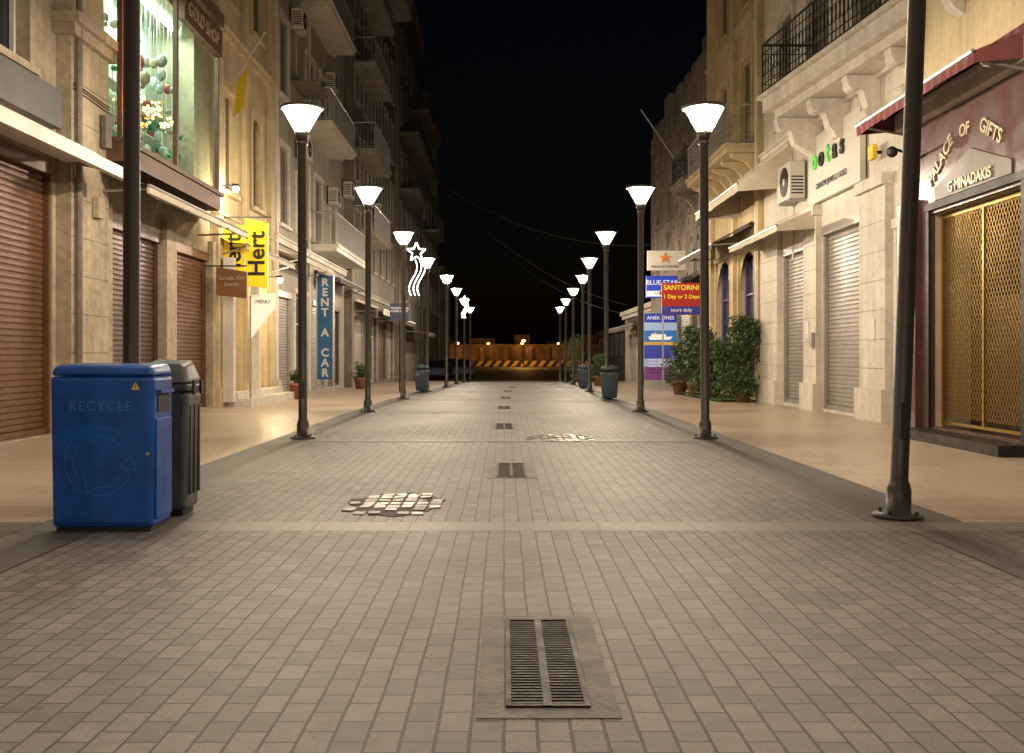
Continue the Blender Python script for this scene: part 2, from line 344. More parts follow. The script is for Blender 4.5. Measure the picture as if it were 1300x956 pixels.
def building(name,side,x,y0,y1,h,wall,ops=(),bal=(),bands=(),pil=(),trim=None,dep=.25,zb=None,roof=True,bodydep=None,iron=BLK):
    A=Asm(name,(x+side*3,(y0+y1)/2,0)); trim=trim or wall; out=-side
    zb=gz(y1)-.3 if zb is None else zb
    facade(A,wall,side,x,y0,y1,zb,h,ops,dep)
    bd=(bodydep or dep)+.05; xa=x+side*bd; xb=x+side*9
    A.box('core',wall,min(xa,xb),max(xa,xb),y0+.012,y1-.012,zb,h-.02)
    for yy in (y0,y1): A.quad('end_walls',wall,[(x,yy,zb),(xb,yy,zb),(xb,yy,h),(x,yy,h)])
    A.quad('roof',wall,[(x,y0,h),(xb,y0,h),(xb,y1,h),(x,y1,h)])
    def bx(part,mat,o0,o1,a,b,c,d):
        p,q=x+out*o0,x+out*o1; A.box(part,mat,min(p,q),max(p,q),a,b,c,d)
    if roof:
        bx('cornice',trim,.001,.32,y0+.02,y1-.02,h-.18,h+.05); bx('cornice_lower',trim,.001,.2,y0+.02,y1-.02,h-.38,h-.181)
    for z in bands:
        bx('string_course',trim,.001,.1,y0+.02,y1-.02,z,z+.16); bx('string_course_top',trim,.002,.15,y0+.02,y1-.02,z+.161,z+.22)
    for (a,b) in pil:
        bx('pilasters',trim,.002,.13,a,b,zb,h-.39); 
        bx('pilaster_bases',trim,.003,.19,a-.05,b+.05,zb,.45); 
    for o in ops:
        a,b,c,d,kind=o[:5]; m=o[5] if len(o)>5 else None
        if kind=='shutter':
            roller(A,'roller_shutter_'+m.name,m,side,x+side*.12,a+.03,b-.03,c,d-.02)
            for q0,q1 in ((a+.001,a+.05),(b-.05,b-.001)): bx('shutter_guides_'+m.name,m,-.10,-.03,q0,q1,c,d-.01)
            bx('shutter_bar_'+m.name,m,-.115,-.06,a+.06,b-.06,c+.005,c+.09)
            bx('shutter_box_'+m.name,m,-.12,.03,a+.002,b-.002,d-.18,d-.005)
            for q in (.3,.7): bx('shutter_locks',ALU,-.09,-.05,a+(b-a)*q-.05,a+(b-a)*q+.05,c+.02,c+.1)
        elif kind in('glass','lit','louvre','arch','archdoor'):
            g=GLASS if m is None else m
            xg=x+side*.2
            if kind=='louvre':
                ym=(a+b)/2
                for (p,q) in ((a+.05,ym-.02),(ym+.02,b-.05)): roller(A,'louvre_slats_'+g.name,g,side,x+side*.12,p+.05,q-.05,c+.06,d-.06,.055,.03)
                for (p,q) in ((a+.02,a+.1),(ym-.06,ym-.005),(ym+.005,ym+.06),(b-.1,b-.02)): bx('louvre_frames_'+g.name,g,-.125,-.07,p,q,c+.01,d-.01)
                for (p,q) in ((c+.011,c+.08),((c+d)/2-.03,(c+d)/2+.03),(d-.08,d-.011)): bx('louvre_rails_'+g.name,g,-.124,-.075,a+.101,b-.101,p,q)
            else:
                A.quad('lit_glass' if kind=='lit' else 'glass',GLASS if kind!='lit' else m,[(xg,a,c),(xg,b,c),(xg,b,d),(xg,a,d)])
                fm=m if (m and kind in('arch','archdoor')) else FRAMEW
                ym=(a+b)/2
                for (p,q) in ((a+.005,a+.07),(ym-.03,ym+.03),(b-.07,b-.005)): bx('window_frames_'+fm.name,fm,-.19,-.13,p,q,c+.005,d-.005)
                for (p,q) in ((c+.006,c+.08),(c+(d-c)*.7,c+(d-c)*.7+.05),(d-.07,d-.006)): bx('window_rails_'+fm.name,fm,-.189,-.135,a+.071,b-.071,p,q)
            if kind in('arch','archdoor'): arch(A,wall,x,a,b,d)
            if c>.8 or kind=='arch':
                bx('sills',trim,.001,.14,a-.12,b+.12,c-.1,c-.002)
            bx('architraves',trim,.001,.06,a-.14,a-.002,c,d+.02); bx('architraves',trim,.001,.06,b+.002,b+.14,c,d+.02)
            bx('lintels',trim,.001,.09,a-.16,b+.16,d+.021,d+.18)
    for bl in bal: balcony(A,side,x,*bl[:3],bl[3],trim,iron,bl[4] if len(bl)>4 else 0,bl[5] if len(bl)>5 else 1.0)
    return A,bx
def ac(side,x,y,z,w=.85,h=.6):
    A=Asm('air_conditioner',(x,y,z)); out=-side
    a,b=x+out*.06,x+out*.4; x0,x1=min(a,b),max(a,b)
    A.box('casing',PLASTW,x0,x1,y,y+w,z,z+h)
    A.box('brackets',ALU,min(x,b),max(x,b),y+.1,y+.14,z-.05,z-.003); A.box('brackets',ALU,min(x,b),max(x,b),y+w-.14,y+w-.1,z-.05,z-.003)
    A.cyl('fan_grille',BLK,(b,y+w*.4,z+h/2),(b+out*.012,y+w*.4,z+h/2),h*.4,seg=20)
    A.cyl('fan_hub',PLASTW,(b+out*.012,y+w*.4,z+h/2),(b+out*.017,y+w*.4,z+h/2),h*.1,seg=12)
    for k in range(6): A.box('side_vents',BLK,x0+.04,x1-.04,y-.004,y-.0005,z+.1+k*.07,z+.13+k*.07)
    A.cyl('hose',PLASTW,(x+out*.03,y+w,z+.1),(x+out*.03,y+w+.05,z-1.2),.02,seg=6)
    A.done({'casing':.02})
def lantern(x,y,z,en,col=(1,.78,.45),xw=None):
    A=Asm('wall_lantern',(x,y,z)); A.box('cap',BLK,x-.07,x+.07,y-.07,y+.07,z+.13,z+.18); A.lathe('glass',E('lantern_glass',(1,.8,.45),12),(x,y,z),[(.04,0),(.07,.05),(.07,.12)],10)
    A.cyl('bracket',BLK,(xw if xw is not None else x-.4,y,z+.15),(x,y,z+.155),.015); A.done()
    ld=bpy.data.lights.new('lantern_light','POINT'); ld.energy=en; ld.color=col; ld.shadow_soft_size=.08
    lo=link(bpy.data.objects.new('lantern_light',ld)); lo.parent=A.e; lo.location=(0,0,-.1)

# ================================================================ LEFT SIDE
# --- L1
A,bx=building('stone_shop_building',-1,-6.4,1.0,16.1,13,STONE,
  [(8.2,14.5,.02,3.85,'shutter',BROWNSH),(2,7,.02,3.85,'shutter',BROWNSH),(10.9,13.7,5.0,7.6,'glass'),(6.5,9,5.0,7.6,'glass')],trim=STONE)
bx('sign_fascia',M('grey_fascia',(.09,.09,.095),.5,amt=.3),.003,.16,7.5,14.45,4.32,4.86)
bx('corner_pier',STONE,.002,.22,14.62,16.0,-.2,5.7); bx('pier_plinth',STONE,.003,.3,14.56,16.06,-.2,.5)
bx('pier_capital',STONE,.003,.32,14.5,16.08,5.701,5.85); bx('pier_capital',STONE,.003,.4,14.45,16.09,5.851,6.0)
bx('upper_pier',STONE,.002,.18,14.7,15.9,6.001,12)
for k in range(9): bx('pier_joint',GREYD,.2205,.2225,14.63,15.99,.6+k*.56,.615+k*.56)
A.box('awning_cassette',FRAMEW,-6.25,-5.9,6,14.9,3.88,4.06)
A.box('awning_front',FRAMEW,-5.55,-5.45,6,14.9,3.66,3.82)
A.quad('awning_cloth',AWC,[(-5.9,6,3.98),(-5.9,14.9,3.98),(-5.55,14.9,3.78),(-5.55,6,3.78)])
for yy in (7.5,11,14.6): A.cyl('awning_arm',ALU,(-6.2,yy,3.9),(-5.5,yy-.1,3.74),.03,seg=6)
A.cyl('downpipe',GREYD,(-6.12,14.75,0),(-6.12,14.75,13),.05); 
A.box('meter_box',STONE,-6.17,-6.08,15.35,15.6,3.2,3.5)
A.cyl('cable_box',GREYD,(-6.1,15.7,4.3),(-6.1,15.7,4.8),.09,seg=6)
for dz in (0,.05,.09): A.cyl('wall_cables',BLK,(-6.16,14.66,4.95+dz),(-6.16,16.0,4.9+dz),.009,seg=4)
A.done()
# --- L2
niche=(16.15,21.2,4.45,7.9,'none')
A,bx=building('shuttered_gift_shop',-1,-6.42,16.1,22.4,12.5,STONE,
  [(16.5,19.1,.02,3.4,'shutter',BROWNSH2),(19.75,22.15,.02,3.35,'shutter',BROWNSH),niche,(17,18.2,9,11,'louvre',LOUV),(19.5,20.7,9,11,'louvre',LOUV)],
  dep=.9,bodydep=1.0,trim=STONE,bands=(8.3,))
for y0,y1 in ((16.15,16.48),(19.13,19.72),(22.17,22.38)): bx('ground_piers',STONE,.002,.12,y0,y1,-.2,3.6)
GW=M('display_wall',(.62,.74,.62),.7,amt=.35,scale=1.2)
A.quad('display_back_wall',GW,[(-7.3,16.15,4.45),(-7.3,21.2,4.45),(-7.3,21.2,7.9),(-7.3,16.15,7.9)])
bx('bay_base',WOOD,.002,.5,15.9,21.4,4.15,4.44); bx('bay_base_mould',WOOD,.003,.56,15.85,21.45,4.441,4.52)
for yy in (15.92,18.6,21.28): bx('bay_mullions',WOOD,.4,.48,yy,yy+.09,4.521,8.0)
bx('bay_top',WOOD,.002,.56,15.85,21.45,8.0,8.25)
bx('bay_fascia',M('bay_sign_board',(.12,.05,.03),.5),.4,.53,18.9,21.4,7.35,7.9)
A.text('GOLD SHOP',(-5.88,20.1,7.62),(rad(90),0,rad(90)),.36,GOLDL,.01)
BG=nt('bay_glass'); n=BG[1]; g=n.nodes.new('ShaderNodeBsdfGlossy'); g.inputs['Roughness'].default_value=.05; t=n.nodes.new('ShaderNodeBsdfTransparent'); t.inputs[0].default_value=(.80,.95,.88,1)
mx=n.nodes.new('ShaderNodeMixShader'); mx.inputs[0].default_value=.14; n.links.new(t.outputs[0],mx.inputs[1]); n.links.new(g.outputs[0],mx.inputs[2]); n.links.new(mx.outputs[0],n.nodes['Material Output'].inputs[0])
A.quad('bay_glass',BG[0],[(-5.99,15.95,4.52),(-5.99,21.35,4.52),(-5.99,21.35,7.35),(-5.99,15.95,7.35)])
A.quad('bay_glass',BG[0],[(-5.99,15.95,4.52),(-6.4,15.95,4.52),(-6.4,15.95,7.35),(-5.99,15.95,7.35)])
orn=[M('ornament_a',(.5,.6,.55),.2,bmp=0),M('ornament_b',(.05,.25,.14),.2,bmp=0),M('ornament_c',(.45,.35,.22),.25,bmp=0),M('ornament_d',(.3,.3,.28),.3,bmp=0),M('ornament_e',(.35,.05,.05),.3,bmp=0)]
for k in range(120):
    yy=R.uniform(16.4,21.0); xx=R.uniform(-7.15,-6.4); zz=R.uniform(4.6,6.7); r=R.uniform(.04,.11); m=R.choice(orn)
    A.ball('display_'+m.name,m,(xx,yy,zz),r,2,R.uniform(.8,1.7)); A.cyl('display_wires',ALU,(xx,yy,zz),(xx,yy,7.9),.004,seg=3)
for zz in (4.85,5.45,6.05): A.box('display_shelves',FRAMEW,-7.28,-7.0,16.4,21.1,zz,zz+.03)
A.box('display_tube',E('display_tube',(.85,1,.88),12),-6.8,-6.7,16.5,20.9,7.75,7.8)
ld=bpy.data.lights.new('display_light','AREA'); ld.shape='RECTANGLE'; ld.size=.5; ld.size_y=4.4; ld.energy=240; ld.color=(.85,1,.84)
lo=link(bpy.data.objects.new('display_light',ld)); lo.parent=A.e; lo.location=Vector((-6.75,18.7,7.7))-A.loc
for k in range(75):
    t=k/75; A.ball('fairy_lights',FAIRY,(-5.85+R.uniform(-.03,.05),16.0+.1*math.sin(k),4.9+3.2*t+R.uniform(-.03,.03)),.018)
for k in range(60):
    t=R.random(); A.ball('fairy_lights',FAIRY,(-5.8+R.uniform(-.03,.03),16.1+t*1.8,5.2+.12*math.sin(t*14)+R.uniform(-.2,.1)),.020)
A.cyl('fairy_wire',BLK,(-5.86,16,4.8),(-5.86,16,8.1),.008,seg=4)
awning(A,-1,-6.42,15.6,21.6,4.1,3.72,1.0,AWD,.14)
A.box('awning_valance',AWC,-5.44,-5.40,15.6,21.6,3.6,3.7)
A.done()
# --- L3
A,bx=building('cream_arched_building',-1,-6.4,22.4,28.2,14,CREAM,
  [(23.1,24.9,.1,3.1,'lit',E('shop_glow',(1,.72,.38),.4)),(25.3,27.4,.1,3.1,'lit',bpy.data.materials['shop_glow']),(23.3,24.3,4.9,7.2,'arch',LOUV),(25.9,26.9,4.9,7.2,'arch',LOUV),(23.3,24.3,9.3,11.6,'louvre',LOUV),(25.9,26.9,9.3,11.6,'louvre',LOUV)],
  bands=(4.1,8.4),pil=((22.5,22.9),(24.95,25.2),(27.6,28.0)),trim=CREAM)
bx('steps',WHITE,.21,.75,22.9,27.6,-.1,.16); bx('steps',WHITE,.2,.45,22.9,27.6,.161,.3)
bx('white_columns',WHITE,.2,.42,25.0,25.2,.301,3.3); bx('white_columns',WHITE,.2,.42,22.6,22.85,.1,3.3)
A.cyl('flag_pole',ALU,(-6.3,24.0,7.6),(-5.5,23.6,8.6),.025)
A.quad('flag',YEL,[(-6.25,23.95,7.5),(-5.95,23.8,7.9),(-6.0,23.7,6.9),(-6.3,23.9,6.7)])
awning(A,-1,-6.4,22.6,27.8,3.8,3.6,.7,AWC,.12)
A.done()
lantern(-5.95,22.7,4.75,180,xw=-6.38); lantern(-5.75,26.3,3.0,140,xw=-6.38)
A=Asm('yellow_car_rental_sign',(-5.9,23,3.4))
YS=E('yellow_lightbox',(.95,.58,.01),.2)
A.pz('panel',YS,[(-6.35,22.93),(-5.82,22.93),(-5.82,23.07),(-6.35,23.07)],2.62,4.05)
A.loft('panel',YS,[(-5.79,22.9,2.7),(-5.3,22.9,2.64),(-5.3,23.05,2.64),(-5.79,23.05,2.7)],[(-5.79,22.9,4.2),(-5.3,22.9,4.1),(-5.3,23.05,4.1),(-5.79,23.05,4.2)])
A.box('brackets',BLK,-6.4,-5.22,22.97,23.01,4.22,4.25)
A.text('Hert',(-6.06,22.925,3.34),(rad(90),rad(-90),0),.52,BLK,.004,bold=.01); A.text('Hert',(-5.52,22.885,3.40),(rad(90),rad(-90),0),.52,BLK,.004,bold=.01)
A.done()
A=Asm('wooden_hanging_sign',(-5.95,21.9,2.7))
A.loft('board',M('sign_brown',(.20,.085,.028),.6,amt=.3),[(-6.15,21.87,2.42),(-5.5,21.87,2.35),(-5.5,21.93,2.35),(-6.15,21.93,2.42)],[(-6.15,21.87,3.02),(-5.5,21.87,2.92),(-5.5,21.93,2.92),(-6.15,21.93,3.02)])
A.text('Greek Art\nJewels',(-5.82,21.86,2.72),(rad(90),0,0),.13,GOLDL,.003); A.box('bracket',BLK,-6.4,-5.5,21.88,21.91,3.03,3.06); A.done()
A=Asm('white_menu_board',(-5.7,23.2,1.9))
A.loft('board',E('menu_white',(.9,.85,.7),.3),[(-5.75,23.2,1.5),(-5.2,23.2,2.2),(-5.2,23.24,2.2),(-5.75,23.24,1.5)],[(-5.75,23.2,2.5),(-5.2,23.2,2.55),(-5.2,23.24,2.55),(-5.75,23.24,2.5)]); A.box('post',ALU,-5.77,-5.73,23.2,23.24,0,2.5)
A.text('MENU',(-5.47,23.19,2.35),(rad(90),0,0),.12,BLK,.002); A.done()
# --- L4
A,bx=building('apartment_building',-1,-6.4,28.2,41,17,GREYST,
  [(28.6,30.8,.0,3.0,'shutter',GREYSH),(31.2,32.9,.0,3.0,'glass'),(34.2,36.6,0,3.0,'shutter',GREYSH),(37.2,39.8,0,3,'shutter',BROWNSH2),
   (29,30.2,4.9,7.1,'louvre',LOUV),(31.4,32.4,4.9,6.6,'glass'),(34.4,35.8,4.8,7.1,'louvre',LOUV),(37.4,38.8,4.8,7.1,'glass'),
   (29,30.2,8.6,10.8,'louvre',LOUV),(33,34.4,8.55,10.8,'louvre',LOUV),(35.4,36.6,8.55,10.8,'glass'),(38.5,39.7,8.8,10.8,'louvre',LOUV),
   (29,30.2,12.4,14.6,'louvre',LOUV),(33,34.4,12.4,14.6,'glass'),(37,38.2,12.4,14.6,'louvre',LOUV)],
  bal=[(33.4,40.2,4.75,.95,2,1.05),(32.2,37.4,8.5,.95,2,1.05),(32.2,37.4,12.3,.95,2,1.0)],bands=(4.3,),trim=WHITE,pil=((28.25,28.5),),iron=ALU)
awning(A,-1,-6.4,28.4,33,4.1,3.9,.9,AWC,.16); awning(A,-1,-6.4,34.4,40.5,3.95,3.75,.9,AWD,.15,'dark_awning')
A.cyl('downpipe',PLASTW,(-6.3,33.1,0),(-6.3,33.1,17),.05)
bx('window_canopy',GREYD,.001,.8,30.6,32.6,9.3,9.36); A.done()
for y,z in ((31.3,7.2),(36.9,6.6),(30.5,10.9),(40.3,7.4),(36.3,10.6)): ac(-1,-6.4,y,z)
A=Asm('rent_a_car_sign',(-5.9,33.6,2))
A.box('panel',M('blue_sign_face',(.008,.10,.26),.5,amt=.15,bmp=0),-6.12,-5.62,33.55,33.65,.35,3.75); A.box('frame',ALU,-6.16,-6.121,33.54,33.66,.3,3.8); A.box('frame',ALU,-5.619,-5.58,33.54,33.66,.3,3.8)
A.box('legs',ALU,-6.15,-6.12,33.58,33.62,-.1,.3); A.box('legs',ALU,-5.62,-5.59,33.58,33.62,-.1,.3)
for i,ch in enumerate('RENT A CAR'):
    if ch!=' ': A.text(ch,(-5.87,33.54,3.53-i*.33),(rad(90),0,0),.36,FRAMEW,.003,bold=.012)
A.done()
# --- L5..L8
def gridops(y0,y1,h,fl,z0,w,hh,step,mats):
    o=[]; z=z0
    while z+hh<h-.6:
        y=y0+.8
        while y+w<y1-.5:
            o.append((y,y+w,z,z+hh,R.choice(['louvre','louvre','glass']),R.choice(mats))); y+=step
        z+=fl
    return [(a,b,c,d,k,(m if k=='louvre' else None)) for a,b,c,d,k,m in o]
o=gridops(41,57,25,3.3,5,1.2,2.0,2.6,[LOUV,GREYD])
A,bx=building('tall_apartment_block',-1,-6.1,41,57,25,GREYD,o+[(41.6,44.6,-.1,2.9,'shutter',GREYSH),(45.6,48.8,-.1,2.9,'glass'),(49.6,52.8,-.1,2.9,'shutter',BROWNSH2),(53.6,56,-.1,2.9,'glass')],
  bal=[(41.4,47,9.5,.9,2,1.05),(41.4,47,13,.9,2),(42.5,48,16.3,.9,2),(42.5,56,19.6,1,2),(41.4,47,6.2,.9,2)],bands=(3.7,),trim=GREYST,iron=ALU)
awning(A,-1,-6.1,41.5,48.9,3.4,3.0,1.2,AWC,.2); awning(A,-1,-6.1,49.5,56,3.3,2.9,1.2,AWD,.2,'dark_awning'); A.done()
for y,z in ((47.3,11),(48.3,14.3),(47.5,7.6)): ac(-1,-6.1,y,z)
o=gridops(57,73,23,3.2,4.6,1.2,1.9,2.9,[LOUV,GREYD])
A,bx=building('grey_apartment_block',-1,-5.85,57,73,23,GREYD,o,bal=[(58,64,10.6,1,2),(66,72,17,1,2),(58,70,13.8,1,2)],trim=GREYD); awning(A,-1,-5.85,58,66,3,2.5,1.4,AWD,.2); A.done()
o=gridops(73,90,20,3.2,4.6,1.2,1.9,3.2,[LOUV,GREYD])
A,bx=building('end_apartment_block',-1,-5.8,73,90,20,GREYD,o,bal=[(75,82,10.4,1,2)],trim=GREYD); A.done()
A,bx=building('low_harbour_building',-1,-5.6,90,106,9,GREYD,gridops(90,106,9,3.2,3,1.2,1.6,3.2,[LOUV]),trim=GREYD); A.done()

# ================================================================ RIGHT SIDE
A,bx=building('marble_fronted_gift_shop',1,5.9,1,15,12,CREAM,
  [(11.5,14.0,.14,3.05,'none'),(3,9.5,.3,3.05,'glass'),(11.9,13.2,6.6,9,'louvre',LOUV)],dep=.5,bodydep=.7,trim=WHITE,roof=True)
for (a,b,c,d) in ((14.02,14.98,-.1,4.35),(9.6,11.48,-.1,4.35),(1,2.9,-.1,4.35),(11.481,14.019,3.06,4.35),(2.901,9.599,3.06,4.35)): bx('marble_cladding',MARB,.002,.06,a,b,c,d)
bx('marble_pier',MARB,.062,.16,14.3,14.96,-.1,3.3); bx('cornice_band',WHITE,.002,.22,1.02,14.98,4.36,4.62); bx('cornice_band2',WHITE,.003,.14,1.02,14.98,4.621,4.8)
for k in range(1,8): 
    bx('marble_joints',BLK,.0605,.0615,14.03,14.29,k*.55,k*.55+.006)
    if k*.45<3.2: bx('marble_joints',BLK,.1605,.1612,14.31,14.95,k*.45,k*.45+.006)
bx('door_step',IRON,.061,.45,11.3,14.2,-.02,.13); bx('door_step2',MARB,-.45,.06,11.51,13.99,.091,.16)
bx('gate_frame',BLK,.061,.1,11.4,11.5,.14,3.1); bx('gate_frame',BLK,.061,.1,14.0,14.1,.14,3.1); bx('gate_frame',BLK,.0615,.11,11.39,14.11,3.101,3.2)
A.quad('shop_glass',GLASS,[(6.38,11.5,.14),(6.38,14,.14),(6.38,14,3.05),(6.38,11.5,3.05)])
A.quad('shop_display_wall',M('display_brown',(.05,.028,.012),.5,amt=.4,scale=3,bmp=0),[(6.36,11.6,.2),(6.36,13.9,.2),(6.36,13.9,1.9),(6.36,11.6,1.9)])
gy0,gy1,gz0,gz1=11.52,13.98,.3,3.02; H=gz1-gz0; xg=5.99
for sgn in (1,-1):
    s=.6*sgn; c=gy0-H*.6
    while c<gy1+H*.6:
        z1_=(gy0-c)/s+gz0; z2_=(gy1-c)/s+gz0
        lo_=max(gz0,min(z1_,z2_)); hi_=min(gz1,max(z1_,z2_))
        if hi_-lo_>.03: A.cyl('gate_lattice',GOLD,(xg,c+s*(lo_-gz0),lo_),(xg,c+s*(hi_-gz0),hi_),.0055,seg=4,caps=False)
        c+=.075
for yy in (gy0,(gy0+gy1)/2,gy1-.04): A.box('gate_bars',GOLD,xg-.02,xg+.02,yy,yy+.04,gz0-.1,gz1)
for zz in (gz0-.1,gz1-.04): A.box('gate_rails',GOLD,xg-.018,xg+.018,gy0+.041,gy1-.041,zz,zz+.04)
A.px('gable_plate',M('plate_grey',(.13,.105,.10),.4),[(11.75,3.22),(13.85,3.22),(13.85,3.38),(12.8,3.72),(11.75,3.38)],5.82,5.838)
rr=(rad(90),0,rad(-90))
def rot(a): return (Matrix.Rotation(rad(-90),4,'Z')@Matrix.Rotation(rad(90),4,'X')@Matrix.Rotation(rad(a),4,'Z')).to_euler()
A.text('G MINADAKIS',(5.81,12.8,3.32),rr,.19,GOLDL,.012,bold=.005); A.text('PALACE',(5.83,13.66,3.72),rot(34),.24,GOLDL,.015,bold=.004); A.text('OF',(5.83,12.95,3.98),rr,.22,GOLDL,.015,bold=.004); A.text('GIFTS',(5.83,12.25,3.82),rot(-28),.24,GOLDL,.015,bold=.004)
awning(A,1,5.84,11.2,14.9,4.74,4.46,.7,AWR,.13,'red_awning',True)
bx('balcony_deck',WHITE,.002,.9,4,13.5,6.2,6.45); bx('balcony_deck_edge',WHITE,.003,.98,3.95,13.6,6.451,6.55)
for k in range(7): A.py('deck_corbels',WHITE,[(5.895,6.19),(5.2,6.19),(5.25,6.05),(5.6,5.85),(5.75,5.6),(5.895,5.5)],5+k*1.35,5.2+k*1.35)
A.cyl('wall_lamp_arm',BLK,(5.85,14.4,3.9),(5.4,14.2,4.0),.02); A.ball('wall_lamp',BLK,(5.38,14.2,3.95),.08,2)
A.done()
# --- R2
A,bx=building('white_shop_building',1,6.5,15.02,25.6,13.5,WHITE,
  [(18.45,20.9,.05,3.75,'shutter',GREYSH),(21.9,23.9,.05,3.6,'shutter',GREYSH),(15.6,16.8,.05,3.2,'glass'),(17.5,18.9,6.5,9,'louvre',LOUV),(20.4,21.8,6.5,9,'louvre',LOUV),(23,24.2,6.5,9,'louvre',LOUV),
   (17.5,18.9,10.2,12.4,'louvre',LOUV),(20.4,21.8,10.2,12.4,'louvre',LOUV)],bands=(5.9,),trim=WHITE,roof=True)
for (a,b) in ((17.15,18.4),(20.95,21.85),(23.95,25.5)):
    bx('stone_piers',WHITE,.002,.12,a,b,-.1,4.0); bx('pier_plinths',WHITE,.003,.2,a-.04,b+.04,-.1,.55); bx('pier_caps',WHITE,.003,.2,a-.05,b+.05,4.001,4.2)
    for k in range(6): bx('pier_joints',GREYST,.1205,.122,a+.01,b-.01,.9+k*.5,.915+k*.5)
P=[(6.495,21.2),(5.35,21.2),(6.05,14.2),(6.495,14.2)]
A.pz('balcony_slab',WHITE,P,6.15,6.42); P2=[(6.494,21.3),(5.25,21.3),(5.97,14.1),(6.494,14.1)]; A.pz('balcony_edge',WHITE,P2,6.421,6.5)
P3=[(6.493,21.0),(5.55,21.0),(6.2,14.4),(6.493,14.4)]; A.pz('balcony_under',WHITE,P3,5.98,6.149)
rail(A,'ornate_railing',BLK,[(6.47,21.2),(5.35,21.2),(6.05,14.2)],6.5,1.05,.16,True)
for yy,xo in ((21,5.5),(19.4,5.7),(17.8,5.85),(16.2,6.0)):
    pts=[(6.495,5.97),(xo+.05,5.97),(xo+.08,5.85),(xo+.35,5.7),(xo+.42,5.45),(6.35,5.2),(6.495,5.0)]
    A.py('scroll_corbels',WHITE,pts,yy-.14,yy+.14); A.cyl('corbel_scrolls',WHITE,(xo+.2,yy-.16,5.83),(xo+.2,yy+.16,5.83),.12,seg=14); A.cyl('corbel_scrolls',WHITE,(6.3,yy-.16,5.33),(6.3,yy+.16,5.33),.09,seg=14)
awning(A,1,6.5,21,25.4,4.2,3.8,.9,AWC,.12,'low_awning',True); awning(A,1,6.5,23,28,5.9,5.0,1.25,AWC,.18,'sloped_awning',True)
for k,zz in enumerate((5.7,5.75,5.79)): A.cyl('wall_cables',BLK,(6.47,15.3,zz-.8),(6.47,20.9,zz),.008,seg=4)
A.box('call_box',GREYSH,6.3,6.37,20.99,21.2,1.3,1.6); A.box('notice',FRAMEW,6.36,6.378,21.4,21.65,1.5,1.85); A.box('notice',FRAMEW,6.36,6.378,17.6,17.85,1.4,1.75)
A.done()
A=Asm('shop_name_sign',(6.4,19.6,4.7)); A.box('panel',M('sign_panel_white',(.55,.53,.48),.5,amt=.06),6.36,6.46,18.3,21.4,4.25,5.6)
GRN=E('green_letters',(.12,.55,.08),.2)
for i,(ch,m) in enumerate(zip('botas',(GRN,BLK,GRN,BLK,BLK))): A.text(ch,(6.34,20.9-i*.42,5.1),rr,.55,m,.02,bold=.015)
A.text('CREATIVE JEWELS / GOLD',(6.34,19.9,4.55),rr,.16,BLK,.004); A.done()
ac(1,6.5,21.9,4.5,1.0,.8)
A=Asm('alarm_box',(6.35,17.6,4.6)); A.box('casing',YEL,6.3,6.38,17.5,17.75,4.5,4.75); A.box('bracket',BLK,6.38,6.49,17.6,17.65,4.6,4.65); A.done({'casing':.01})
# --- R3
PURP=M('purple_door',(.10,.07,.30),.4,amt=.2,bmp=.05)
A,bx=building('ochre_corner_building',1,6.5,25.62,32.5,14.2,CREAM2,
  [(26.3,28.2,.1,3.9,'archdoor',PURP),(29.2,31.2,.1,3.9,'archdoor',PURP),(26.8,27.9,6.7,9,'louvre',LOUV),(29.6,30.7,6.7,9,'louvre',LOUV),(26.8,27.9,10.4,12.4,'louvre',LOUV),(29.6,30.7,10.4,12.4,'louvre',LOUV)],
  bal=[(26,28.6,6.5,.85,1,1.0),(29.0,31.6,6.5,.85,1,1.0)],bands=(5.5,9.9),pil=((25.7,26.05),(28.5,28.95),(31.6,32.2)),trim=CREAM2,iron=ALU)
awning(A,1,6.5,26.6,31.6,4.55,4.05,1.1,AWD,.16); A.cyl('downpipe',PLASTW,(6.38,25.9,0),(6.38,25.9,14),.05); A.done()
# --- R4 ruin
A,bx=building('old_stone_house',1,6.6,32.52,46,10.8,STONED,
  [(33.4,34.6,6.95,9.2,'louvre',LOUVB),(36.6,37.6,6.9,8.9,'louvre',LOUV),(40,41,6.6,8.6,'glass'),(43,44,6.6,8.6,'glass'),(33.2,35.6,0,3,'glass'),(36.4,39,0,3,'shutter',GREYSH),(40,43,-.1,2.9,'shutter',BROWNSH2)],
  bal=[(33,35.4,6.9,.8,1,.95)],trim=STONED,roof=False,zb=-.6)
y=32.6
while y<45.8:
    w=R.uniform(.5,1.3); hh=R.uniform(.1,1.25)*(1 if y<42 else .4); y2=min(y+w,45.95); A.box('ruined_parapet',STONED,6.65,7.2+R.uniform(0,.4),y,y2-.01,10.801,10.8+hh); y=y2
for k in range(160):
    yy=R.uniform(32.7,45.6); zz=R.uniform(3.4,10.5)
    if any(a-.3<yy<b+.1 and c-.3<zz<d+.1 for a,b,c,d in ((33.2,34.9,6.8,9.4),(36.4,37.8,6.7,9.1),(39.8,41.2,6.4,8.8),(42.8,44.2,6.4,8.8))): continue
    A.box('projecting_stones',STONED,6.6-R.uniform(.02,.06),6.599,yy,yy+R.uniform(.15,.45),zz,zz+R.uniform(.1,.22))
A.cyl('flag_pole',GREYST,(6.5,36,7.3),(4.7,35.2,9.6),.04,.025); awning(A,1,6.6,33,39,3.9,3.5,.9,AWD,.15)
A.cyl('aerial',BLK,(7.2,34,10.9),(7.2,34,13),.02,seg=4); A.cyl('aerial',BLK,(6.8,34,12.8),(7.8,34,12.8),.012,seg=4); A.cyl('aerial',BLK,(6.9,34,12.4),(7.6,34,12.5),.012,seg=4)
A.done()
